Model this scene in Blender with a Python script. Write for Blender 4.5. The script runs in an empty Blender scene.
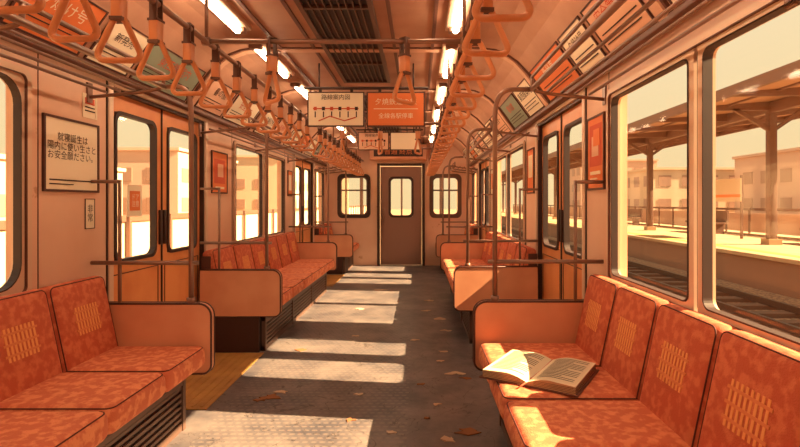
import bpy, bmesh, math, random
from mathutils import Vector, Matrix
random.seed(7)
S = bpy.context.scene
S.view_settings.view_transform = 'Standard'
S.view_settings.look = 'None'
XL, XR = -1.84, 1.07
Y0, Y1 = -1.4, 10.0
ZC = 2.45

# ------------------------------------------------------------------ materials
def lin(c):
    def f(v):
        v /= 255.0
        return v / 12.92 if v <= 0.04045 else ((v + 0.055) / 1.055) ** 2.4
    return (f(c[0]), f(c[1]), f(c[2]), 1)

def mat(name, c, rough=0.5, metal=0.0, c2=None, scale=4.0, lo=0.4, hi=0.65, bump=0.0, bscale=60, emis=None, es=0, detail=4, chips=None):
    m = bpy.data.materials.new(name); m.use_nodes = True
    nt = m.node_tree; b = nt.nodes['Principled BSDF']
    b.inputs['Base Color'].default_value = lin(c)
    b.inputs['Roughness'].default_value = rough
    b.inputs['Metallic'].default_value = metal
    tc = nt.nodes.new('ShaderNodeTexCoord')
    vec = tc.outputs['Object']
    if c2:
        n = nt.nodes.new('ShaderNodeTexNoise'); n.inputs['Scale'].default_value = scale
        n.inputs['Detail'].default_value = detail
        r = nt.nodes.new('ShaderNodeValToRGB')
        r.color_ramp.elements[0].position = lo; r.color_ramp.elements[0].color = lin(c)
        r.color_ramp.elements[1].position = hi; r.color_ramp.elements[1].color = lin(c2)
        nt.links.new(vec, n.inputs['Vector']); nt.links.new(n.outputs['Fac'], r.inputs[0])
        col = r.outputs[0]
        if chips:
            n4 = nt.nodes.new('ShaderNodeTexNoise'); n4.inputs['Scale'].default_value = 3.5; n4.inputs['Detail'].default_value = 6
            n4.inputs['Roughness'].default_value = .62
            r4 = nt.nodes.new('ShaderNodeValToRGB'); r4.color_ramp.elements[0].position = .67; r4.color_ramp.elements[1].position = .69
            r4.color_ramp.elements[0].color = (0, 0, 0, 1); r4.color_ramp.elements[1].color = (.6, .6, .6, 1)
            mx = nt.nodes.new('ShaderNodeMixRGB'); mx.inputs[2].default_value = lin(chips)
            nt.links.new(vec, n4.inputs['Vector']); nt.links.new(n4.outputs['Fac'], r4.inputs[0])
            nt.links.new(r4.outputs[0], mx.inputs[0]); nt.links.new(col, mx.inputs[1]); col = mx.outputs[0]
        nt.links.new(col, b.inputs['Base Color'])
    if bump:
        n2 = nt.nodes.new('ShaderNodeTexNoise'); n2.inputs['Scale'].default_value = bscale
        bp = nt.nodes.new('ShaderNodeBump'); bp.inputs['Strength'].default_value = bump
        bp.inputs['Distance'].default_value = 0.01
        nt.links.new(vec, n2.inputs['Vector']); nt.links.new(n2.outputs['Fac'], bp.inputs['Height'])
        nt.links.new(bp.outputs[0], b.inputs['Normal'])
    if emis:
        b.inputs['Emission Color'].default_value = lin(emis)
        b.inputs['Emission Strength'].default_value = es
    return m

M_wall = mat('wall_paint', (230, 188, 162), 0.45, c2=(220, 172, 144), scale=2.2, lo=.35, hi=.7, chips=(182, 120, 90))
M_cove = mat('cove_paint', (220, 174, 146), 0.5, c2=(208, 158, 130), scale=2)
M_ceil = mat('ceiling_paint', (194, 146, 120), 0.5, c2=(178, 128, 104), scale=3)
M_rib = mat('ceiling_rib', (108, 68, 54), 0.5)
M_door = mat('door_panel', (232, 154, 98), 0.35, 0.1, c2=(218, 134, 82), scale=3, chips=(150, 86, 54))
M_frame = mat('window_frame', (222, 188, 162), 0.35, 0.1)
M_gask = mat('rubber_gasket', (58, 38, 35), 0.6)
M_metal = mat('rail_metal', (142, 106, 90), 0.3, 0.4)
M_dark = mat('dark_metal', (68, 46, 41), 0.5, 0.3)
M_grille = mat('grille_slat', (106, 80, 70), 0.45, 0.3)
M_panel = mat('bench_end_panel', (224, 160, 124), 0.45, c2=(212, 144, 110), scale=3, chips=(162, 98, 72))
M_edge = mat('panel_edge', (82, 46, 38), 0.5)
M_seat = mat('seat_moquette', (208, 110, 76), 0.85, c2=(230, 144, 100), scale=26, lo=.46, hi=.60, bump=.3, bscale=200, detail=4)  # cushion tops lighter than the backs: their lit tone is in the colour
M_back = mat('seat_back_moquette', (190, 90, 60), 0.85, c2=(208, 114, 76), scale=28, lo=.46, hi=.60, bump=.3, bscale=200, detail=4)
M_pipe = mat('seat_piping', (92, 40, 30), 0.8)
M_emb = mat('seat_plaid_weave', (232, 160, 96), 0.85)
M_emb2 = mat('seat_plaid_dark', (216, 132, 82), 0.85)
M_strap = mat('strap_handle', (204, 130, 84), 0.35)
M_belt = mat('strap_belt', (96, 60, 46), 0.6)
M_cream = mat('paper_cream', (240, 222, 194), 0.7)
M_ink = mat('print_ink', (64, 36, 30), 0.7)
M_red = mat('print_red', (206, 84, 52), 0.6)
M_orange = mat('print_orange', (226, 122, 66), 0.6)
M_teal = mat('print_teal', (140, 150, 130), 0.6)
M_pink = mat('print_pink', (228, 178, 148), 0.6)
M_page = mat('book_page', (232, 214, 182), 0.8)
M_pedge = mat('book_page_edges', (196, 162, 124), 0.8)
M_cover = mat('book_cover', (104, 58, 42), 0.6)
M_litter = mat('litter_paper', (200, 174, 148), 0.9)
M_litter2 = mat('dry_leaf', (146, 94, 60), 0.9)
M_yel = mat('threshold_plate', (182, 136, 72), 0.55, c2=(160, 114, 60), scale=5, bump=.3)
M_lamp = mat('lamp_diffuser', (255, 240, 210), 0.5, emis=(255, 224, 182), es=25)
M_enddoor = mat('end_door_paint', (148, 108, 92), 0.5)

def glass():
    m = bpy.data.materials.new('window_glass'); m.use_nodes = True
    nt = m.node_tree; nt.nodes.clear()
    o = nt.nodes.new('ShaderNodeOutputMaterial'); mx = nt.nodes.new('ShaderNodeMixShader')
    t = nt.nodes.new('ShaderNodeBsdfTransparent'); g = nt.nodes.new('ShaderNodeBsdfGlossy')
    t.inputs[0].default_value = (1, .97, .92, 1); g.inputs['Roughness'].default_value = .05
    mx.inputs[0].default_value = .06
    nt.links.new(t.outputs[0], mx.inputs[1]); nt.links.new(g.outputs[0], mx.inputs[2])
    nt.links.new(mx.outputs[0], o.inputs[0]); return m
M_glass = glass()

def floor_mat():
    m = bpy.data.materials.new('floor_tread'); m.use_nodes = True
    nt = m.node_tree; b = nt.nodes['Principled BSDF']; L = nt.links.new
    b.inputs['Roughness'].default_value = .42
    g = nt.nodes.new('ShaderNodeNewGeometry')
    sx = nt.nodes.new('ShaderNodeSeparateXYZ'); L(g.outputs['Position'], sx.inputs[0])
    def math_(op, a, bb=None):
        n = nt.nodes.new('ShaderNodeMath'); n.operation = op
        for i, v in enumerate((a, bb)):
            if v is None: continue
            if isinstance(v, (int, float)): n.inputs[i].default_value = v
            else: L(v, n.inputs[i])
        return n.outputs[0]
    cx = math_('ABSOLUTE', math_('SUBTRACT', sx.outputs[0], -0.62))
    strip = math_('LESS_THAN', cx, 0.56)
    px, py = math_('MULTIPLY', sx.outputs[0], 22.0), math_('MULTIPLY', sx.outputs[1], 22.0)
    row = math_('FLOOR', py); off = math_('MULTIPLY', math_('MODULO', math_('ABSOLUTE', row), 2.0), .5)
    fx = math_('SUBTRACT', math_('FRACT', math_('ADD', math_('ADD', px, off), 100)), .5)
    fy = math_('SUBTRACT', math_('FRACT', math_('ADD', py, 100)), .5)
    d = math_('SQRT', math_('ADD', math_('MULTIPLY', math_('MULTIPLY', fx, fx), 1.0), math_('MULTIPLY', math_('MULTIPLY', fy, fy), 3.5)))
    dot = math_('MULTIPLY', math_('LESS_THAN', d, .36), strip)
    n = nt.nodes.new('ShaderNodeTexNoise'); n.inputs['Scale'].default_value = 2.6; n.inputs['Detail'].default_value = 10
    n.inputs['Roughness'].default_value = .68
    L(g.outputs['Position'], n.inputs['Vector'])
    r = nt.nodes.new('ShaderNodeValToRGB')
    r.color_ramp.elements[0].position = .38; r.color_ramp.elements[0].color = lin((76, 73, 80))
    r.color_ramp.elements[1].position = .64; r.color_ramp.elements[1].color = lin((120, 111, 110))
    L(n.outputs['Fac'], r.inputs[0])
    n3 = nt.nodes.new('ShaderNodeTexNoise'); n3.inputs['Scale'].default_value = 3.2; n3.inputs['Detail'].default_value = 4; n3.inputs['Distortion'].default_value = 1.0
    L(g.outputs['Position'], n3.inputs['Vector'])
    vein = math_('LESS_THAN', math_('ABSOLUTE', math_('SUBTRACT', n3.outputs['Fac'], .5)), .004)
    mx = nt.nodes.new('ShaderNodeMixRGB'); L(math_('MULTIPLY', dot, .45), mx.inputs[0]); L(r.outputs[0], mx.inputs[1])
    mx.inputs[2].default_value = lin((138, 124, 116))
    mx2 = nt.nodes.new('ShaderNodeMixRGB'); L(math_('MULTIPLY', vein, .7), mx2.inputs[0]); L(mx.outputs[0], mx2.inputs[1]); mx2.inputs[2].default_value = lin((46, 38, 38))
    L(mx2.outputs[0], b.inputs['Base Color'])
    bp = nt.nodes.new('ShaderNodeBump'); bp.inputs['Strength'].default_value = .35; bp.inputs['Distance'].default_value = .003
    L(dot, bp.inputs['Height']); L(bp.outputs[0], b.inputs['Normal'])
    return m
M_floor = floor_mat()

# ------------------------------------------------------------------ mesh builder
class B:
    def __init__(s, name):
        s.name = name; s.v = []; s.f = []; s.fm = []; s.fs = []; s.mats = []; s.M = Matrix.Identity(4)
    def mi(s, m):
        if m not in s.mats: s.mats.append(m)
        return s.mats.index(m)
    def add(s, vs, fs, m, smooth=False):
        o = len(s.v); k = s.mi(m)
        s.v += [s.M @ Vector(p) for p in vs]
        for f in fs:
            s.f.append([i + o for i in f]); s.fm.append(k); s.fs.append(smooth)
    def box(s, x0, x1, y0, y1, z0, z1, m, bevel=0, seg=3, T=None, smooth=None):
        x0, x1 = min(x0, x1), max(x0, x1); y0, y1 = min(y0, y1), max(y0, y1); z0, z1 = min(z0, z1), max(z0, z1)
        if not bevel and T is None:
            vs = [(x0,y0,z0),(x1,y0,z0),(x1,y1,z0),(x0,y1,z0),(x0,y0,z1),(x1,y0,z1),(x1,y1,z1),(x0,y1,z1)]
            s.add(vs, [(3,2,1,0),(4,5,6,7),(0,1,5,4),(1,2,6,5),(2,3,7,6),(3,0,4,7)], m); return
        bm = bmesh.new(); bmesh.ops.create_cube(bm, size=1)
        for v in bm.verts:
            v.co = Vector(((x0+x1)/2 + v.co.x*(x1-x0), (y0+y1)/2 + v.co.y*(y1-y0), (z0+z1)/2 + v.co.z*(z1-z0)))
        if bevel:
            bmesh.ops.bevel(bm, geom=list(bm.edges), offset=min(bevel, .49*min(x1-x0, y1-y0, z1-z0)), segments=seg, profile=.5, affect='EDGES')
        if T is not None: bm.transform(T)
        bm.verts.index_update()
        s.add([v.co.copy() for v in bm.verts], [[v.index for v in f.verts] for f in bm.faces], m, bool(bevel) if smooth is None else smooth)
        bm.free()
    def prism(s, pts, axis, a0, a1, m, smooth=False):
        def P(p, a):
            return [(a, p[0], p[1]), (p[0], a, p[1]), (p[0], p[1], a)][axis]
        n = len(pts)
        s.add([P(p, a0) for p in pts] + [P(p, a1) for p in pts],
              [list(range(n)), list(range(2*n-1, n-1, -1))] + [[i, (i+1) % n, n+(i+1) % n, n+i] for i in range(n)], m, smooth)
    def tube(s, path, r, m, closed=False, seg=10):
        P = [Vector(p) for p in path]; n = len(P); vs = []; fs = []
        def tan(i):
            a = P[(i-1) % n] if (closed or i > 0) else P[i]
            c = P[(i+1) % n] if (closed or i < n-1) else P[i]
            return (c-a).normalized()
        t0 = tan(0); up = Vector((0, 0, 1)) if abs(t0.z) < .9 else Vector((1, 0, 0))
        nn = (up - t0*up.dot(t0)).normalized()
        for i in range(n):
            t = tan(i); nn = (nn - t*nn.dot(t)).normalized(); bb = t.cross(nn)
            for k in range(seg):
                a = 2*math.pi*k/seg; vs.append(P[i] + nn*math.cos(a)*r + bb*math.sin(a)*r)
        for i in range(n if closed else n-1):
            j = (i+1) % n
            for k in range(seg):
                k2 = (k+1) % seg; fs.append([i*seg+k, i*seg+k2, j*seg+k2, j*seg+k])
        if not closed:
            fs.append(list(range(seg))[::-1]); fs.append([(n-1)*seg+k for k in range(seg)])
        s.add(vs, fs, m, True)
    def ring(s, w, h, r, marg, n0, n1, m, seg=6, r2=None):
        def loop(w, h, r, z):
            o = []
            for cx, cy, a0 in ((w/2-r, h/2-r, 0), (-w/2+r, h/2-r, 90), (-w/2+r, -h/2+r, 180), (w/2-r, -h/2+r, 270)):
                for k in range(seg+1):
                    a = math.radians(a0+90*k/seg); o.append((cx+r*math.cos(a), cy+r*math.sin(a), z))
            return o
        ro = r + marg*.6 if r2 is None else max(r2, .001)
        i0, i1 = loop(w, h, r, n0), loop(w, h, r, n1)
        o0, o1 = loop(w+2*marg, h+2*marg, ro, n0), loop(w+2*marg, h+2*marg, ro, n1)
        n = len(i0); vs = i0+i1+o0+o1; fs = []
        for k in range(n):
            j = (k+1) % n
            fs += [[n+k, n+j, 3*n+j, 3*n+k], [2*n+k, 2*n+j, j, k], [k, j, n+j, n+k], [3*n+k, 3*n+j, 2*n+j, 2*n+k]]
        s.add(vs, fs, m)
    def text(s, txt, size, u, v, n, m, align='CENTER', sp=1.0):
        c = bpy.data.curves.new('t', 'FONT'); c.body = txt; c.size = size; c.align_x = align; c.align_y = 'CENTER'
        c.space_line = sp; c.resolution_u = 2
        o = bpy.data.objects.new('t', c); S.collection.objects.link(o)
        dg = bpy.context.evaluated_depsgraph_get(); me = bpy.data.meshes.new_from_object(o.evaluated_get(dg))
        s.add([(p.co.x+u, p.co.y+v, n) for p in me.vertices], [list(f.vertices) for f in me.polygons], m)
        bpy.data.objects.remove(o); bpy.data.curves.remove(c); bpy.data.meshes.remove(me)
    def done(s, recalc=True):
        me = bpy.data.meshes.new(s.name)
        lo = Vector([min(p[i] for p in s.v) for i in range(3)]); hi = Vector([max(p[i] for p in s.v) for i in range(3)])
        c = Vector(((lo.x+hi.x)/2, (lo.y+hi.y)/2, lo.z))
        me.from_pydata([p-c for p in s.v], [], s.f)
        for m in s.mats: me.materials.append(m)
        me.polygons.foreach_set('material_index', s.fm); me.polygons.foreach_set('use_smooth', s.fs)
        if recalc:
            bm = bmesh.new(); bm.from_mesh(me); bmesh.ops.recalc_face_normals(bm, faces=bm.faces); bm.to_mesh(me); bm.free()
        me.update()
        o = bpy.data.objects.new(s.name, me); o.location = c; S.collection.objects.link(o); return o

def fillet(pts, r, n=6):
    P = [Vector(p) for p in pts]; out = [P[0]]
    for i in range(1, len(P)-1):
        a, b, c = P[i-1], P[i], P[i+1]
        ra = min(r, (a-b).length*.49); rc = min(r, (c-b).length*.49)
        p0 = b+(a-b).normalized()*ra; p2 = b+(c-b).normalized()*rc
        for k in range(n+1):
            t = k/n; out.append(p0*(1-t)**2 + b*2*t*(1-t) + p2*t*t)
    out.append(P[-1]); return out
def rloop(w, h, r, seg=5):
    o = []
    for cx, cy, a0 in ((w/2-r, h/2-r, 0), (-w/2+r, h/2-r, 90), (-w/2+r, -h/2+r, 180), (w/2-r, -h/2+r, 270)):
        for k in range(seg+1):
            a = math.radians(a0+90*k/seg); o.append((cx+r*math.cos(a), cy+r*math.sin(a)))
    return o

def frameM(o, right, up):
    r = Vector(right).normalized(); u = Vector(up).normalized(); n = r.cross(u)
    return Matrix(((r.x, u.x, n.x, o[0]), (r.y, u.y, n.y, o[1]), (r.z, u.z, n.z, o[2]), (0, 0, 0, 1)))
def wallM(side, y, z, inset=0.0):
    if side < 0: return frameM((XL+inset, y, z), (0, 1, 0), (0, 0, 1))
    return frameM((XR-inset, y, z), (0, -1, 0), (0, 0, 1))

# ------------------------------------------------------------------ openings
WZ0, WZ1 = .82, 1.86
wins = {-1: [(-.9, .1), (.9, 2.34), (4.98, 6.85), (8.95, 9.7)], 1: [(-.9, .1), (1.04, 2.77), (4.98, 6.95), (8.95, 9.7)]}
doors = {-1: [(3.0, 4.3), (7.45, 8.75)], 1: [(3.22, 4.46), (7.45, 8.75)]}
DZ = 1.95
for side, nm in ((-1, 'wall_left'), (1, 'wall_right')):
    b = B(nm)
    ops = [(a, c, WZ0, WZ1) for a, c in wins[side]] + [(a, c, 0.0, DZ) for a, c in doors[side]]
    ys = sorted(set([Y0, Y1] + [o[0] for o in ops] + [o[1] for o in ops]))
    xw = XL if side < 0 else XR; xo = xw + side*.09
    for a, c in zip(ys[:-1], ys[1:]):
        op = [o for o in ops if o[0] <= a+1e-6 and o[1] >= c-1e-6]
        if not op: b.box(xw, xo, a, c, 0, 2.02, M_wall)
        else:
            if op[0][2] > 0: b.box(xw, xo, a, c, 0, op[0][2], M_wall)
            b.box(xw, xo, a, c, op[0][3], 2.02, M_wall)
    for y in (2.42 if side < 0 else 2.80, 4.94, 6.97 if side > 0 else 6.9, 7.32, 8.86):
        b.box(xw, xw-side*.002, y-.003, y+.003, .35, 1.98, M_rib)
    b.done()

wn = 0
for side in (-1, 1):
    for (a, c) in wins[side]:
        wn += 1; b = B('window_%d' % wn); yc = (a+c)/2; w = c-a; h = WZ1-WZ0
        b.M = wallM(side, yc, (WZ0+WZ1)/2)
        single = w < 1.2 or (side < 0 and a < 2)
        halves = [(0, w)] if single else [(-w/4-.006, w/2-.012), (w/4+.006, w/2-.012)]
        rr = .11 if (side < 0 and a < 2) else .035
        b.ring(w+.02, h+.02, .05, .007, 0.0, .006, M_gask, r2=.055)
        b.ring(w-.03, h-.03, .03, .03, -.02, .022, M_frame, r2=.05)
        b.ring(w-.034, h-.034, .03, .004, .008, .024, M_rib, r2=.032)
        for u, ww in halves:
            M0 = b.M.copy(); b.M = M0 @ Matrix.Translation((u, 0, 0))
            b.ring(ww-.075, h-.075, rr, .037, -.035, .012, M_frame, r2=.005)
            b.ring(ww-.087, h-.087, rr, .006, -.02, .016, M_gask)
            b.add([(-ww/2+.04, -h/2+.04, -.02), (ww/2-.04, -h/2+.04, -.02), (ww/2-.04, h/2-.04, -.02), (-ww/2+.04, h/2-.04, -.02)], [(0, 1, 2, 3)], M_glass)
            b.M = M0
        if not single:
            b.box(-.008, .008, -h/2+.03, h/2-.03, -.02, .002, M_gask)
        b.box(-w/2-.03, w/2+.03, -h/2-.035, -h/2-.012, 0.0, .045, M_frame, bevel=.006)
        b.done()

dn = 0
for side in (-1, 1):
    for (a, c) in doors[side]:
        dn += 1; b = B('door_%d' % dn); yc = (a+c)/2; w = c-a
        b.M = wallM(side, yc, 0)
        lw = w/2
        for sg in (-1, 1):
            u0, u1 = (sg*lw, 0) if sg < 0 else (0, lw)
            M0 = b.M.copy(); b.M = M0 @ Matrix.Translation(((u0+u1)/2, 0, -.035))
            ww, wz0, wz1 = lw-.17, .88, 1.82
            wc = (wz0+wz1)/2; wh = wz1-wz0
            L = lw-.008
            b.box(-L/2, -ww/2, .012, 1.945, -.03, 0, M_door) ; b.box(ww/2, L/2, .012, 1.945, -.03, 0, M_door)
            b.box(-ww/2, ww/2, .012, wz0, -.03, 0, M_door); b.box(-ww/2, ww/2, wz1, 1.945, -.03, 0, M_door)
            M1 = b.M.copy(); b.M = M1 @ Matrix.Translation((0, wc, 0))
            b.ring(ww-.03, wh-.03, .06, .022, -.03, .012, M_gask, r2=.065)
            b.add([(-ww/2, -wh/2, -.015), (ww/2, -wh/2, -.015), (ww/2, wh/2, -.015), (-ww/2, wh/2, -.015)], [(0, 1, 2, 3)], M_glass)
            if dn == 1 and sg < 0:
                b.box(-.085, .085, -.19, .02, -.012, -.008, M_cream); b.box(-.06, .06, -.15, -.02, -.008, -.006, M_orange)
                b.text('ドア\n注意', .045, 0, -.085, -.004, M_cream)
            b.M = M1
            b.box(-sg*(lw/2-.03)-.012, -sg*(lw/2-.03)+.012, .95, 1.2, 0, .02, M_dark, bevel=.006)
            b.box(-L/2+.04, L/2-.04, .80, .806, 0, .004, M_edge)
            b.box(-L/2+.04, L/2-.04, .22, .226, 0, .004, M_edge)
            b.box(-L/2+.04, -L/2+.046, .22, .80, 0, .004, M_edge); b.box(L/2-.046, L/2-.04, .22, .80, 0, .004, M_edge)
            b.M = M0
        b.box(-.006, .006, .01, 1.945, -.055, -.026, M_gask)
        for sg in (-1, 1):
            b.box(sg*w/2, sg*(w/2+.045), 0.004, DZ+.03, -.0, .016, M_frame, bevel=.004)
            b.box(sg*(w/2+.045), sg*(w/2+.052), 0.004, DZ+.03, -.0, .008, M_gask)
            b.box(sg*w/2, sg*(w/2-.012), 0.004, DZ, -.08, .0, M_dark)
        b.box(-w/2, w/2, DZ, DZ+.03, 0, .016, M_frame, bevel=.004)
        b.box(-w/2+.012, w/2-.012, DZ-.02, DZ, -.08, 0.0, M_dark)
        b.box(-w/2, w/2, 0.0, .012, -.09, 0.0, M_metal)
        b.done()

# ------------------------------------------------------------------ floor
b = B('floor'); b.box(XL-.09, XR+.09, Y0-.09, Y1+.3, -.10, 0, M_floor); b.done()
for a, c, side in ((3.02, 4.16, -1), (3.22, 4.36, 1), (7.5, 8.7, -1), (7.5, 8.7, 1)):
    b = B('threshold_plate')
    x0, x1 = (XL+.02, -1.28) if side < 0 else (.62, XR-.02)
    b.box(x0, x1, a, c, 0, .005, M_yel)
    for k in range(9):
        xx = x0+.04+(x1-x0-.08)*k/8
        b.box(xx-.008, xx+.008, a+.03, c-.03, .005, .008, M_yel)
    b.done()
for side, nm in ((-1, 'baseboard_left'), (1, 'baseboard_right')):
    b = B(nm); cur = Y0
    xw = XL if side < 0 else XR
    for a, c in doors[side] + [(Y1, Y1)]:
        b.box(xw, xw-side*.012, cur, a-.06, 0, .09, M_edge); cur = c+.06
    b.done()

# ------------------------------------------------------------------ ceiling with coves
prof = [(0, 2.0), (.03, 2.0), (.045, 2.02), (.22, 2.26), (.30, 2.345), (.38, 2.40), (.47, 2.435), (.58, ZC)]
def sweep(b, dz, y0, y1, m, th):
    pts = [(XL+d+ (0 if d == 0 else dz), z-dz*.8) for d, z in prof] + [(XR-d-(0 if d == 0 else dz), z-dz*.8) for d, z in prof[::-1]]
    out = [(XL-.09, 2.0)] + [(XL+d-.05, z+th) for d, z in prof[3:]] + [(XR-d+.05, z+th) for d, z in prof[:2:-1]] + [(XR+.09, 2.0)]
    vs = [(x, y0, z) for x, z in pts] + [(x, y1, z) for x, z in pts]; n = len(pts)
    b.add(vs, [[i, i+1, n+i+1, n+i] for i in range(n-1)], m)
    return pts, out
b = B('ceiling')
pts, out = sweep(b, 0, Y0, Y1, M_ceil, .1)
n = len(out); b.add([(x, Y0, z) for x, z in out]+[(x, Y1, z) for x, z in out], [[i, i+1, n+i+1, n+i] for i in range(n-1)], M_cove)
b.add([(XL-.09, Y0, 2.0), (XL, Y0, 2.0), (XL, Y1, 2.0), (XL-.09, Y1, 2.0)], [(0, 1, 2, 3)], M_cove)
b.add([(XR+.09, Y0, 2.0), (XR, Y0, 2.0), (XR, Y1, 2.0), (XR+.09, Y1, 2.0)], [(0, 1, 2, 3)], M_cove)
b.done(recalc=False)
tn = 0
for y in (-.6, .9, 2.05, 3.9, 5.3, 6.5, 7.7, 8.9):
    tn += 1; b = B('trim_%d' % tn)
    for yy, ww, dz, m in ((y, .05, .012, M_rib), (y, .035, .02, M_cove)):
        P, _ = sweep(b, dz, yy-ww, yy+ww, m, .1)
        k = len(P); Q = [(XL+d, z) for d, z in prof]+[(XR-d, z) for d, z in prof[::-1]]
        for ys in (yy-ww, yy+ww):
            b.add([(x, ys, z) for x, z in P]+[(x, ys, z) for x, z in Q], [[i, i+1, k+i+1, k+i] for i in range(k-1)], m)
    b.done(recalc=False)
for x, z, w in ((XL+.035, 2.0, .03), (XR-.035, 2.0, .03)):
    tn += 1; b = B('trim_%d' % tn); b.box(x-w, x+w, Y0, Y1, z-.02, z+.012, M_rib, bevel=.006); b.done()
for x in (-1.06, .11, -.80, -.18):
    tn += 1; b = B('trim_%d' % tn); b.box(x-.012, x+.012, Y0, Y1, ZC-.012, ZC+.01, M_rib); b.done()

for y0, y1 in ((1.2, 4.85), (5.6, 8.6)):
    b = B('ceiling_air_vent'); x0, x1 = -.69, -.30
    b.box(x0, x1, y0, y1, ZC-.006, ZC+.02, M_gask)
    for u0, u1, v0, v1 in ((x0-.03, x0, y0-.03, y1+.03), (x1, x1+.03, y0-.03, y1+.03), (x0, x1, y0-.03, y0), (x0, x1, y1, y1+.03)):
        b.box(u0, u1, v0, v1, ZC-.03, ZC+.01, M_grille)
    for k in range(1, 9):
        xx = x0+(x1-x0)*k/9; b.box(xx-.004, xx+.004, y0, y1, ZC-.024, ZC-.004, M_grille)
    nn = int((y1-y0)/.6)
    for k in range(1, nn):
        yy = y0+(y1-y0)*k/nn; b.box(x0, x1, yy-.012, yy+.012, ZC-.027, ZC-.004, M_grille)
    b.done()

for x in (-1.2, .25):
    for y0 in (-1.1, .1, 1.3, 2.5, 3.7, 4.9, 6.1, 7.3, 8.5):
        b = B('ceiling_lamp'); y1 = y0+.85
        b.box(x-.065, x+.065, y0-.06, y1+.06, ZC-.03, ZC+.01, M_frame, bevel=.008)
        for yy in (y0, y1): b.box(x-.045, x+.045, yy-.03, yy+.03, ZC-.062, ZC-.025, M_metal, bevel=.006)
        b.tube([(x, y0+.02, ZC-.048), (x, y1-.02, ZC-.048)], .024, M_lamp, seg=12)
        b.done()

# ------------------------------------------------------------------ end walls
def endwall(name, y, dirn, with_door=True):
    b = B(name); t0, t1 = y, y+.09*dirn
    dx0, dx1, dzt = -.77, .09, 2.0
    wl = (-1.58, -.98); wr = (.26, .84); z0, z1 = .98, 1.80
    if not with_door:
        b.box(XL-.09, XR+.09, t0, t1, 0, 2.6, M_wall); b.done(); return
    b.box(XL-.09, wl[0], t0, t1, 0, 2.6, M_wall); b.box(wl[0], wl[1], t0, t1, 0, z0, M_wall); b.box(wl[0], wl[1], t0, t1, z1, 2.6, M_wall)
    b.box(wl[1], dx0, t0, t1, 0, 2.6, M_wall); b.box(dx0, dx1, t0, t1, dzt, 2.6, M_wall)
    b.box(dx1, wr[0], t0, t1, 0, 2.6, M_wall); b.box(wr[0], wr[1], t0, t1, 0, z0, M_wall); b.box(wr[0], wr[1], t0, t1, z1, 2.6, M_wall)
    b.box(wr[1], XR+.09, t0, t1, 0, 2.6, M_wall)
    b.done()
    global wn, dn
    for a, c in (wl, wr):
        wn += 1; b = B('window_%d' % wn); w = c-a; h = z1-z0
        b.M = frameM(((a+c)/2, y, (z0+z1)/2), (1, 0, 0), (0, 0, 1))
        fm = M_gask if a < 0 else M_grille
        b.ring(w-.06, h-.06, .09, .06, -.06, .02, fm, r2=.1)
        b.ring(w-.10, h-.10, .08, .02, -.04, .028, M_grille)
        b.box(-w/2+.05, w/2-.05, .10, .13, -.035, -.01, M_grille)
        b.add([(-w/2, -h/2, -.03), (w/2, -h/2, -.03), (w/2, h/2, -.03), (-w/2, h/2, -.03)], [(0, 1, 2, 3)], M_glass); b.done()
    dn += 1; b = B('door_%d' % dn)
    w = dx1-dx0-.03; b.M = frameM(((dx0+dx1)/2, y+.05, 0), (1, 0, 0), (0, 0, 1))
    a, z0, z1 = .23, .98, 1.76
    b.box(-w/2, -a, .01, 1.98, -.03, 0, M_enddoor); b.box(a, w/2, .01, 1.98, -.03, 0, M_enddoor)
    b.box(-a, a, .01, z0, -.03, 0, M_enddoor); b.box(-a, a, z1, 1.98, -.03, 0, M_enddoor)
    M0 = b.M.copy(); b.M = M0 @ Matrix.Translation((0, (z0+z1)/2, 0))
    b.ring(2*a-.05, z1-z0-.05, .07, .045, -.03, .015, M_dark, r2=.09)
    b.add([(-a, -.39, -.015), (a, -.39, -.015), (a, .39, -.015), (-a, .39, -.015)], [(0, 1, 2, 3)], M_glass)
    b.M = M0
    b.box(-w/2+.06, -w/2+.09, .85, 1.15, 0, .04, M_metal, bevel=.01)
    for sg in (-1, 1): b.box(sg*(w/2+.005), sg*(w/2+.06), 0.0, 2.04, .05, .075, M_dark)
    b.box(-w/2, w/2, 1.99, 2.04, .05, .075, M_dark)
    b.done()
endwall('wall_end', Y1, 1)
endwall('wall_rear', Y0, -1, False)
b = B('destination_box'); b.box(-.95, .18, Y1-.22, Y1, 2.10, 2.40, M_panel, bevel=.02)
b.M = frameM((-.385, Y1-.222, 2.25), (1, 0, 0), (0, 0, 1)); b.box(-.48, .48, -.09, .09, 0, .004, M_dark); b.text('普通 終点', .13, 0, 0, .006, M_orange); b.done()
M_car = mat('carriage_paint', (236, 208, 176), .5)
b = B('neighbouring_carriage'); yy = Y1+1.6
b.box(XL, XR, yy, yy+.1, -.2, .95, M_car); b.box(XL, XR, yy, yy+.1, 1.85, 2.6, M_car)
b.box(XL, XR, yy+.1, yy+8, -.2, 0, M_car)
for x0, x1 in ((XL, -1.62), (-1.35, -1.28), (-.95, -.75), (-.40, -.36), (-.02, .1), (.5, .56), (.9, XR)): b.box(x0, x1, yy, yy+.1, .95, 1.85, M_grille if x1-x0 < .1 else M_car)
b.done()

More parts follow.
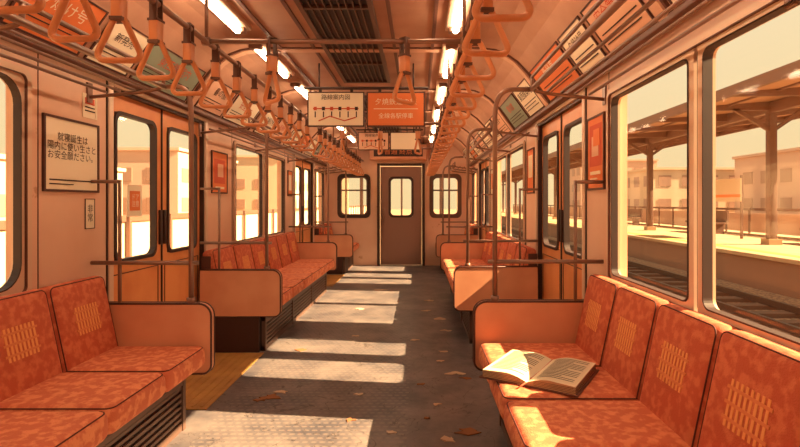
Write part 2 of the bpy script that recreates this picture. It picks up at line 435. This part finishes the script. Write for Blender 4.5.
# ------------------------------------------------------------------ benches
def bench(side, y0, y1, n, depth=.72):
    xw = XL if side < 0 else XR
    def X(d): return xw - side*d
    b = B('bench_seat')
    w = (y1-y0)/n
    b.box(X(.012), X(depth-.14), y0+.01, y1-.01, 0.0, .30, M_gask)
    b.box(X(.012), X(depth-.10), y0, y1, .29, .355, M_edge)
    b.box(X(depth-.15), X(depth-.125), y0+.005, y1-.005, 0, .04, M_grille)
    b.box(X(depth-.15), X(depth-.12), y0+.005, y1-.005, .25, .30, M_grille)
    for k in range(6):
        z = .055+k*.034; b.box(X(depth-.15), X(depth-.128), y0+.02, y1-.02, z, z+.016, M_grille)
    m = max(2, int((y1-y0)/.8))
    for k in range(m+1):
        yy = y0+.02+(y1-y0-.04)*k/m; b.box(X(depth-.15), X(depth-.118), yy-.015, yy+.015, 0, .3, M_grille)
    ang = math.radians(12)
    for i in range(n):
        a, c = y0+i*w+.002, y0+(i+1)*w-.002; L = c-a
        b.box(X(.12), X(depth), a, c, .345, .465, M_seat, bevel=.04, seg=4)
        ins = .012
        ctr = Vector((X((.12+depth)/2), (a+c)/2, 0))
        b.tube([(ctr.x+p[0], ctr.y+p[1], .465-ins+.001) for p in rloop(depth-.12-2*ins, L-2*ins, .03)], .003, M_pipe, closed=True, seg=6)
        piv = Vector((X(.20), (a+c)/2, .42))
        T = Matrix.Translation(piv) @ Matrix.Rotation(side*ang, 4, 'Y')
        b.box(0, side*.11, -L/2, L/2, 0, .45, M_back, bevel=.04, seg=4, T=T)
        M0 = b.M.copy(); b.M = T
        b.tube([(side*(ins-.001), p[0], .225+p[1]) for p in rloop(L-2*ins, .45-2*ins, .03)], .003, M_pipe, closed=True, seg=6)
        b.M = M0
        T2 = T @ Matrix.Translation((0, 0, .245))
        def strip(u0, u1, v0, v1, lift, mm):
            b.box(-side*lift, side*.004, u0, u1, v0, v1, mm, T=T2, smooth=False)
        for q in range(8):
            u = -.077+q*.022; strip(u-.0055, u+.0055, -.07, .07, .0015, M_emb)
        for v in (-.045, 0, .045): strip(-.095, .095, v-.005, v+.005, .0025, M_emb2)
    b.box(X(.012), X(.09), y0, y1, .35, .80, M_edge)
    return b.done()

def end_panel(side, y, depth=.72, pole_d=.64):
    xw = XL if side < 0 else XR
    def X(d): return xw - side*d
    b = B('bench_armrest'); th = .04
    ov = .02
    r = .07; pts = [(X(.014), .30), (X(.014), .69)]
    zc = .69-r
    for k in range(7):
        a = math.radians(90-90*k/6); pts.append((X(depth+ov-r+r*math.cos(a)), zc+r*math.sin(a)))
    r2 = .05
    for k in range(7):
        a = math.radians(0-90*k/6); pts.append((X(depth+ov-r2+r2*math.cos(a)), .30+r2+r2*math.sin(a)))
    b.prism(pts, 1, y-th/2, y+th/2, M_panel)
    for ye in (y-th/2, y+th/2):
        b.tube([(p[0], ye, p[1]) for p in pts], .006, M_edge, closed=True, seg=6)
    b.box(X(.014), X(depth-.16), y-.018, y+.018, 0, .30, M_dark)
    b.tube(fillet([(X(pole_d), y, .60), (X(pole_d), y, 1.90), (X(.42), y, 1.90)], .16, 8), .014, M_metal)
    b.tube([(X(.012), y, .915), (X(pole_d+.04), y, .915)], .012, M_metal)
    b.tube([(X(.17), y, .60), (X(.17), y, 1.38)], .010, M_metal)
    b.tube([(X(.17), y, 1.37), (X(.012), y, 1.37)], .010, M_metal)
    b.tube([(X(pole_d), y, .69), (X(pole_d), y, .72)], .024, M_metal)
    return b.done()

def rack(side, y0, y1):
    xw = XL if side < 0 else XR
    def X(d): return xw - side*d
    b = B('luggage_rack'); z = 1.90
    b.tube([(X(.42), y0, z), (X(.42), y1, z)], .015, M_metal)
    b.tube([(X(.42), y0, z+.07), (X(.42), y1, z+.07)], .009, M_metal)
    for d in (.09, .17, .25, .33):
        b.tube([(X(d), y0, z-.005-.03*(1-d/.42)), (X(d), y1, z-.005-.03*(1-d/.42))], .008, M_metal, seg=8)
    m = max(2, round((y1-y0)/1.2))
    for k in range(m+1):
        yy = y0+.01+(y1-y0-.02)*k/m
        b.tube(fillet([(X(.005), yy, z-.06), (X(.30), yy, z-.03), (X(.42), yy, z-.01), (X(.42), yy, z+.07)], .04), .010, M_metal, seg=8)
        b.box(X(0), X(.012), yy-.02, yy+.02, z-.09, z+.02, M_metal)
    return b.done()

for side in (-1, 1):
    e = 2.80 if side < 0 else 2.86
    w = .43 if side < 0 else .41
    nS = 7
    dep = .67 if side < 0 else .73
    bench(side, e-.02-nS*w, e-.022, nS, dep)
    end_panel(side, e, dep, pole_d=dep-.10)
    rack(side, e-nS*w, e)
    s0 = 4.2 if side < 0 else 4.42
    bench(side, s0+.022, 7.05, 6, dep); end_panel(side, s0, dep, pole_d=dep-.10); end_panel(side, 7.072, dep, pole_d=dep-.10)
    rack(side, s0, 7.07)
    bench(side, 8.832, 9.98, 3, dep); end_panel(side, 8.81, dep, pole_d=dep-.10); rack(side, 8.81, 9.96)

# ------------------------------------------------------------------ strap rails and straps
ZR = 2.09
RX = (-1.10, .24)
CY = 2.6
posts = (-.6, .9, CY, 3.9, 5.3, 6.5, 7.7, 8.9)
for x in RX:
    b = B('strap_rail'); b.tube([(x, Y0, ZR), (x, Y1, ZR)], .014, M_metal)
    for y in posts:
        b.tube([(x, y, ZR), (x, y, ZC)], .010, M_metal, seg=8); b.tube([(x, y, ZC-.02), (x, y, ZC)], .03, M_metal)
    b.done()
for y in (CY, 5.3, 7.7):
    b = B('cross_rail'); b.tube([(RX[0], y, ZR), (RX[1], y, ZR)], .014, M_metal)
    for x in RX: b.tube([(x-.02, y, ZR), (x+.02, y, ZR)], .022, M_metal)
    b.done()
def strap(b, x, y, rot):
    R = Matrix.Translation((x, y, ZR)) @ Matrix.Rotation(rot, 4, 'Z')
    M0 = b.M; b.M = R
    b.box(-.017, .017, -.022, -.016, -.16, .016, M_belt); b.box(-.017, .017, .016, .022, -.16, .016, M_belt)
    b.box(-.017, .017, -.022, .022, .014, .019, M_belt)
    b.box(-.021, .021, -.024, .024, -.17, -.07, M_strap, bevel=.008)
    b.box(-.023, .023, -.026, .026, -.172, -.160, M_belt); b.box(-.023, .023, -.026, .026, -.08, -.07, M_belt)
    b.tube(fillet([(0.0, 0, -.155), (.020, 0, -.165), (.080, 0, -.295), (.066, 0, -.315), (-.066, 0, -.315), (-.080, 0, -.295), (-.020, 0, -.165), (0.0, 0, -.155)], .018, 4)[:-1], .0115, M_strap, closed=True, seg=8)
    b.M = M0
for x, Ys in ((RX[0], [1.36, 1.60, 1.84, 2.10, 2.40, 2.72, 3.04]), (RX[1], [1.42, 1.76, 2.10, 2.44, 2.78, 3.1])):
    b = B('hanging_straps')
    while Ys[-1] < 9.4: Ys.append(Ys[-1]+.32)
    for i, y in enumerate(Ys):
        if min(abs(y-q) for q in posts) > .03:
            near = i < 5
            strap(b, x, y, random.uniform(-.12, .12) if near else random.uniform(-.3, .3) + (.3 if x < 0 else -.3))
    b.done()
b = B('hanging_straps')
for x, r in ((-.76, .75), (-.07, -.7)): strap(b, x, CY, r+math.pi/2)
for x in (-.80, -.40, 0): strap(b, x, 5.3, math.pi/2+random.uniform(-.6, .6))
b.done()

# ------------------------------------------------------------------ posters and signs
def poster(name, M, w, h, face, frame=M_metal, lines=(), fw=.012, th=.014):
    b = B(name); b.M = M
    b.box(-w/2, w/2, -h/2, h/2, 0.001, th*.6, face)
    for u0, u1, v0, v1 in ((-w/2-fw, -w/2, -h/2-fw, h/2+fw), (w/2, w/2+fw, -h/2-fw, h/2+fw), (-w/2, w/2, -h/2-fw, -h/2), (-w/2, w/2, h/2, h/2+fw)):
        b.box(u0, u1, v0, v1, 0.001, th, frame)
    for i, L in enumerate(lines):
        if L[0] == 't': b.text(L[1], L[2], L[3], L[4], th*.6+.002, L[5])
        else: b.box(L[1], L[2], L[3], L[4], th*.6, th*.6+.0012*(1+i), L[5])
    return b.done()
poster('notice_board', wallM(-1, 2.655, 1.50), .40, .36, M_cream, M_edge,
       [('t', '就寝誕生は\n陽内に使い生さと\nお安全願ださい。', .047, 0, .04, M_ink), ('b', -.17, .17, -.135, -.128, M_ink), ('b', -.17, .0, -.155, -.15, M_ink)])
poster('safety_sticker', wallM(-1, 2.80, 1.79), .10, .11, M_cream, M_cream, [('b', -.04, .04, .01, .045, M_red), ('b', -.04, .04, -.01, -.004, M_ink), ('b', -.04, .04, -.03, -.024, M_ink)], th=.004)
poster('safety_sticker', wallM(-1, 2.80, 1.19), .075, .16, M_cream, M_ink, [('t', '非\n常', .05, 0, 0, M_ink)], fw=.004, th=.005)
poster('framed_poster', wallM(-1, 4.62, 1.53), .34, .36, M_orange, M_edge, [('b', -.12, .12, -.1, .12, M_red), ('b', -.05, .08, -.04, .08, M_pink), ('b', -.1, .1, -.15, -.13, M_cream)])
poster('framed_poster', wallM(-1, 7.16, 1.53), .22, .34, M_orange, M_edge, [('b', -.07, .07, -.1, .12, M_cream)])
poster('framed_poster', wallM(1, 2.99, 1.55), .26, .42, M_orange, M_edge, [('b', -.10, .10, -.08, .17, M_red), ('b', -.06, .05, -.02, .1, M_pink), ('b', -.03, .07, .04, .14, M_orange), ('b', -.08, .08, -.13, -.11, M_cream), ('b', -.08, .03, -.16, -.15, M_cream)])
poster('framed_poster', wallM(1, 4.72, 1.55), .26, .40, M_orange, M_edge, [('b', -.08, .08, -.06, .15, M_cream)])
poster('framed_poster', wallM(1, 7.16, 1.55), .22, .34, M_cream, M_edge, [('b', -.07, .07, -.1, .12, M_orange)])

d0, z0, d1, z1 = .045, 2.02, .22, 2.26
ln = math.hypot(d1-d0, z1-z0)
faces = [M_cream, M_pink, M_cream, M_orange, M_cream, M_teal, M_pink, M_cream]
k = 0
for side in (-1, 1):
    xw = XL if side < 0 else XR
    for (a, c) in ((1.0, 1.62), (1.66, 1.98), (2.12, 2.62), (2.66, 3.05), (3.08, 3.82), (3.98, 4.5), (4.54, 5.2), (5.4, 5.9), (5.94, 6.4), (6.6, 7.1), (7.14, 7.6), (7.8, 8.3), (8.34, 8.8), (9.0, 9.5)):
        k += 1; f = faces[k % len(faces)]
        up = Vector((-side*(d1-d0), 0, z1-z0)).normalized(); right = Vector((0, -side, 0))
        o = Vector((xw-side*((d0+d1)/2), (a+c)/2, (z0+z1)/2))
        n = right.cross(up); o += n*.003
        w = c-a-.03; acc = [M_ink, M_red, M_ink, M_red][k % 4]
        if f is M_orange: acc = M_cream
        txt = ['東西線案内', '春の旅', '安全第一', '夕焼け号', '新発売'][k % 5]
        poster('cove_advertisement', frameM(o, right, up), w, ln*.88, f, M_edge,
               [('t', txt, min(.085, w/6), 0, .045, acc), ('b', -w*.42, w*.42, -.035, -.028, M_ink), ('b', -w*.42, w*.3, -.06, -.054, M_ink), ('b', -w*.42, w*.38, -.088, -.082, M_ink)], fw=.01, th=.01)

def hang(y, xs, zc, h):
    b = B('hanging_sign')
    x0, x1 = xs[0][0], xs[-1][1]
    b.tube([(x0-.03, y, zc+h/2+.035), (x1+.03, y, zc+h/2+.035)], .010, M_dark)
    for x in (x0+.1, x1-.1): b.tube([(x, y, zc+h/2+.03), (x, y, ZC)], .007, M_dark, seg=6)
    for i, (a, c, m) in enumerate(xs):
        b.M = Matrix.Identity(4)
        b.box(a, c, y-.008, y+.008, zc-h/2, zc+h/2, M_edge); b.box(a+.2*(c-a), a+.25*(c-a), y-.005, y+.005, zc+h/2, zc+h/2+.04, M_dark); b.box(a+.75*(c-a), a+.8*(c-a), y-.005, y+.005, zc+h/2, zc+h/2+.04, M_dark)
        b.M = frameM(((a+c)/2, y-.008, zc), (1, 0, 0), (0, 0, 1)); w = c-a
        b.box(-w/2+.012, w/2-.012, -h/2+.012, h/2-.012, 0, .003, m)
        if i == 0:
            b.box(-w*.40, w*.40, .0, .010, .003, .005, M_red)
            for q in range(6):
                u = -w*.36+q*w*.144; b.box(u-.013, u+.013, -.010, .020, .003, .006, M_ink if q % 2 else M_red)
                b.box(u-.005, u+.005, -.07, -.02, .003, .005, M_ink)
            b.tube([(-w*.3, -.10, .005), (-w*.1, -.06, .005), (w*.15, -.1, .005), (w*.35, -.07, .005)], .005, M_red, seg=4)
            b.text('路線案内図', .05, 0, h/2-.05, .005, M_ink)
        else:
            b.text('夕焼鉄道の旅', .06, 0, .06, .005, M_cream); b.box(-w*.38, w*.38, .0, .006, .003, .005, M_cream)
            b.text('全線各駅停車', .05, 0, -.06, .005, M_cream)
    b.done()
hang(4.3, ((-.95, -.46, M_cream), (-.44, .06, M_orange)), 2.055, .30)
hang(7.2, ((-.86, -.42, M_pink), (-.40, .04, M_cream)), 2.14, .26)

# ------------------------------------------------------------------ open book on the right seat
def book():
    b = B('open_book')
    d = Vector((.53, .848, 0)).normalized(); r = Vector((d.y, -d.x, 0))
    b.M = frameM((.560, 2.29, .469), r, d)
    PW, PH = .205, .36
    def hgt(u):
        t = abs(u)/PW
        return .010+.036*math.sin(min(1, t*1.7+.08)*math.pi/2)*(1-.35*t)
    b.box(-PW-.014, PW+.014, -PH/2-.012, PH/2+.012, -.003, .003, M_cover, bevel=.002)
    for sg in (-1, 1):
        N = 16; vs = []
        for i in range(N+1):
            u = sg*PW*i/N
            for v, z in ((-PH/2, hgt(u)), (PH/2, hgt(u)), (PH/2, .003), (-PH/2, .003)): vs.append((u, v, z))
        b.add(vs, [[i*4, i*4+1, (i+1)*4+1, (i+1)*4] for i in range(N)], M_page, True)
        fs = []
        for i in range(N):
            for q in (1, 2, 3): fs.append([i*4+q, i*4+(q+1) % 4, (i+1)*4+(q+1) % 4, (i+1)*4+q])
        fs += [[0, 1, 2, 3], [N*4+3, N*4+2, N*4+1, N*4]]
        b.add(vs, fs, M_pedge)
        for j in range(15):
            v = PH/2-.035-j*.020; e = .9 if (j*7+sg) % 5 else .6
            pts = [.14+(e-.14)*q/8 for q in range(9)] if sg > 0 else [.9-(.9-(1-e+.04 if e < .9 else .14))*q/8 for q in range(9)]
            vs2 = []
            for p in pts:
                u = sg*PW*p; vs2 += [(u, v, hgt(u)+.0015), (u, v+.006, hgt(u)+.0015)]
            b.add(vs2, [[2*q, 2*q+1, 2*q+3, 2*q+2] for q in range(8)], M_ink)
        for q in range(4):
            z = .008+.006*q
            b.box(sg*(PW), sg*(PW+.0015), -PH/2, PH/2, z, z+.0012, M_ink)
            b.box(sg*.03, sg*PW, -PH/2-.001, -PH/2, z, z+.0012, M_ink)
    b.tube([(0, PH/2, .014), (.003, 0, .013), (-.004, -PH/2, .013), (-.02, -PH/2-.05, .002)], .003, M_red, seg=6)
    b.done()
book()

# ------------------------------------------------------------------ litter on floor
b = B('floor_litter')
for i, (X, Y, s) in enumerate(((-.95, 3.22, .05), (-.90, 3.31, .035), (.27, 3.67, .05), (.34, 3.57, .03), (.24, 5.4, .06), (.28, 4.9, .035), (.27, 2.73, .045), (.16, 2.64, .035), (.15, 6.4, .05), (-1.0, 4.25, .04), (-.55, 7.2, .07), (-.38, 3.26, .025), (-1.0, 3.17, .03), (.11, 3.1, .025), (-.03, 4.56, .03), (-.39, 2.88, .025), (.2, 4.2, .035), (-.7, 5.9, .04), (.02, 3.45, .02), (.18, 3.95, .025), (-.15, 2.72, .02), (.05, 2.9, .015), (-.6, 4.7, .03), (.1, 5.8, .04))):
    a0 = random.random()*6; n = 11
    pts = [(X+s*(.2+1.0*random.random())*math.cos(a0+k*2*math.pi/n)*1.6, Y+s*(.2+1.0*random.random())*math.sin(a0+k*2*math.pi/n)) for k in range(n)]
    b.prism(pts, 2, 0.0, .005, M_litter if i % 3 else M_litter2)
b.done()

# ------------------------------------------------------------------ outside (mid-tone paints, distance haze mixed into the colours)
M_ballast = mat('track_ballast', (176, 142, 112), .9, c2=(124, 94, 76), scale=14, lo=.4, hi=.6)
M_railm = mat('track_rail', (78, 54, 44), .4, .3)
M_sleep = mat('track_sleeper', (112, 82, 66), .9)
M_plat = mat('platform_paving', (170, 142, 112), .8, c2=(156, 128, 98), scale=1.5)
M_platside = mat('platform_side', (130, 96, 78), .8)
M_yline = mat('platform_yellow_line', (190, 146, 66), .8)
M_roof = mat('canopy_roof', (166, 126, 100), .7)
M_beam = mat('canopy_beam', (112, 80, 66), .6)
M_bld = mat('building_wall_pink', (196, 166, 150), .9)
M_bld2 = mat('building_wall_cream', (202, 180, 156), .9)
M_bwin = mat('building_glass', (160, 128, 112), .4)
GZ = -.80
b = B('ground'); b.box(-90, 90, -30, 160, GZ-.2, GZ, M_ballast); b.done()
for xc in (3.6, 6.2):
    b = B('railway_track')
    for s in (-.55, .55): b.box(xc+s-.035, xc+s+.035, -10, 60, GZ+.08, GZ+.2, M_railm)
    for k in range(100): b.box(xc-1.0, xc+1.0, -10+k*.7, -10+k*.7+.24, GZ-.02, GZ+.08, M_sleep)
    b.done()
b = B('station_platform')
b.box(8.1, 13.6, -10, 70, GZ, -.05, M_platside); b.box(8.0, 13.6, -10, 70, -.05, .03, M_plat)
b.box(8.5, 8.8, -10, 70, .03, .035, M_yline); b.done()
b = B('platform_fence')
b.box(13.3, 13.36, -10, 70, .95, 1.05, M_beam); b.box(13.3, 13.36, -10, 70, .10, .85, M_bld)
for k in range(54): b.box(13.26, 13.30, -10+k*1.5, -9.92+k*1.5, .03, 1.05, M_beam)
b.done()
b = B('platform_canopy')
b.prism([(8.0, 4.05), (13.8, 4.5), (13.8, 4.62), (8.0, 4.16)], 1, 4, 75, M_roof)
b.box(7.9, 8.0, 4, 75, 3.95, 4.22, M_beam); b.box(13.7, 13.8, 4, 75, 4.3, 4.65, M_beam); b.box(10.3, 10.5, 4, 75, 3.9, 4.2, M_beam)
for x in (9.1, 11.7, 12.8): b.box(x-.04, x+.04, 4, 75, 4.0+(x-8)*.078, 4.1+(x-8)*.078, M_beam)
for k in range(34):
    y = 4.6+k*2.02
    b.prism([(8.0, 3.95), (10.4, 3.98), (13.8, 4.38), (13.8, 4.5), (8.0, 4.06)], 1, y-.05, y+.05, M_beam)
for y in (7.0, 14.7, 22.4, 30.1, 37.8, 45.5, 53.2, 61):
    b.box(10.28, 10.5, y-.1, y+.1, .03, 4.1, M_beam, bevel=.02)
    b.prism([(9.2, 4.0), (10.4, 3.3), (10.4, 3.42), (9.4, 4.02)], 1, y-.05, y+.05, M_beam)
    b.prism([(11.6, 4.12), (10.4, 3.3), (10.4, 3.42), (11.4, 4.12)], 1, y-.05, y+.05, M_beam)
    b.box(10.2, 10.58, y-.18, y+.18, .03, .2, M_plat)
b.done()
for y in (13, 19.5, 27):
    b = B('platform_bench')
    b.box(11.6, 12.1, y, y+2.2, .42, .50, M_beam); b.box(12.05, 12.12, y, y+2.2, .5, .95, M_beam)
    for yy in (y+.2, y+1.9): b.box(11.7, 12.05, yy, yy+.08, .03, .42, M_beam)
    b.done()
b = B('station_name_sign')
for yy in (17.0, 18.7): b.box(11.0, 11.06, yy, yy+.08, .03, 2.2, M_beam)
b.box(10.97, 11.0, 17.0, 18.78, 1.3, 2.1, M_bld2); b.box(10.965, 10.97, 17.0, 18.78, 1.45, 1.55, M_orange); b.done()
def building(x0, x1, y0, y1, z1, m):
    b = B('building'); b.box(x0, x1, y0, y1, GZ, z1, m)
    s = x0 if x0 > 0 else x1; o = -.05 if x0 > 0 else .05
    nz = int((z1-GZ)/3); ny = int((y1-y0)/3)
    for i in range(nz):
        for j in range(ny):
            b.box(s, s+o, y0+.8+j*3, y0+2.4+j*3, GZ+1.2+i*3, GZ+2.6+i*3, M_bwin)
            if x0+2.4+j*3 < x1: b.box(x0+.8+j*3, x0+2.4+j*3, y0-.05, y0, GZ+1.2+i*3, GZ+2.6+i*3, M_bwin)
    b.box(x0-.2, x1+.2, y0-.2, y1+.2, z1, z1+.3, m); b.done()
building(34, 46, 26, 38, 4.2, M_bld2); building(38, 50, 44, 60, 6.5, M_bld); building(30, 42, 64, 84, 5.5, M_bld2); building(44, 56, 8, 22, 5, M_bld)
building(30, 44, 92, 110, 9, M_bld)
building(-40, -26, 30, 44, 4.0, M_bld2); building(-40, -24, 50, 66, 6.5, M_bld); building(-44, -30, 8, 24, 4.5, M_bld); building(-34, -20, 74, 100, 8, M_bld2)
b = B('trackside_fence'); b.box(-7.1, -7, -10, 70, GZ+1.6, GZ+1.75, M_beam); b.box(-7.1, -7.05, -10, 70, GZ, GZ+1.6, M_bld2)
for k in range(40): b.box(-7.0, -6.92, -10+k*2, -9.9+k*2, GZ, GZ+1.75, M_beam)
b.done()

# ------------------------------------------------------------------ light, sky
w = bpy.data.worlds.new('sky'); S.world = w; w.use_nodes = True; nt = w.node_tree
bg = nt.nodes['Background']; tc = nt.nodes.new('ShaderNodeTexCoord'); sp = nt.nodes.new('ShaderNodeSeparateXYZ')
rp = nt.nodes.new('ShaderNodeValToRGB')
rp.color_ramp.elements[0].position = 0; rp.color_ramp.elements[0].color = lin((255, 224, 166))
rp.color_ramp.elements[1].position = .6; rp.color_ramp.elements[1].color = lin((255, 240, 206))
nt.links.new(tc.outputs['Generated'], sp.inputs[0]); nt.links.new(sp.outputs[2], rp.inputs[0]); nt.links.new(rp.outputs[0], bg.inputs[0])
bg.inputs[1].default_value = 1.0
sl = bpy.data.lights.new('sun', 'SUN'); sl.energy = 33; sl.color = (1, .70, .37); sl.angle = math.radians(.5)
so = bpy.data.objects.new('sun', sl); S.collection.objects.link(so); so.location = (20, -2, 16)
so.rotation_euler = Vector((-1, .12, -.745)).to_track_quat('-Z', 'Y').to_euler()

cam = bpy.data.cameras.new('camera'); co = bpy.data.objects.new('camera', cam); S.collection.objects.link(co)
co.location = (0, 0, 1.25); co.rotation_euler = (math.radians(90), 0, 0)
cam.sensor_width = 36; cam.lens = 22.5; cam.shift_x = -.0225; cam.shift_y = -.0256; cam.clip_start = .05; cam.clip_end = 500
S.camera = co
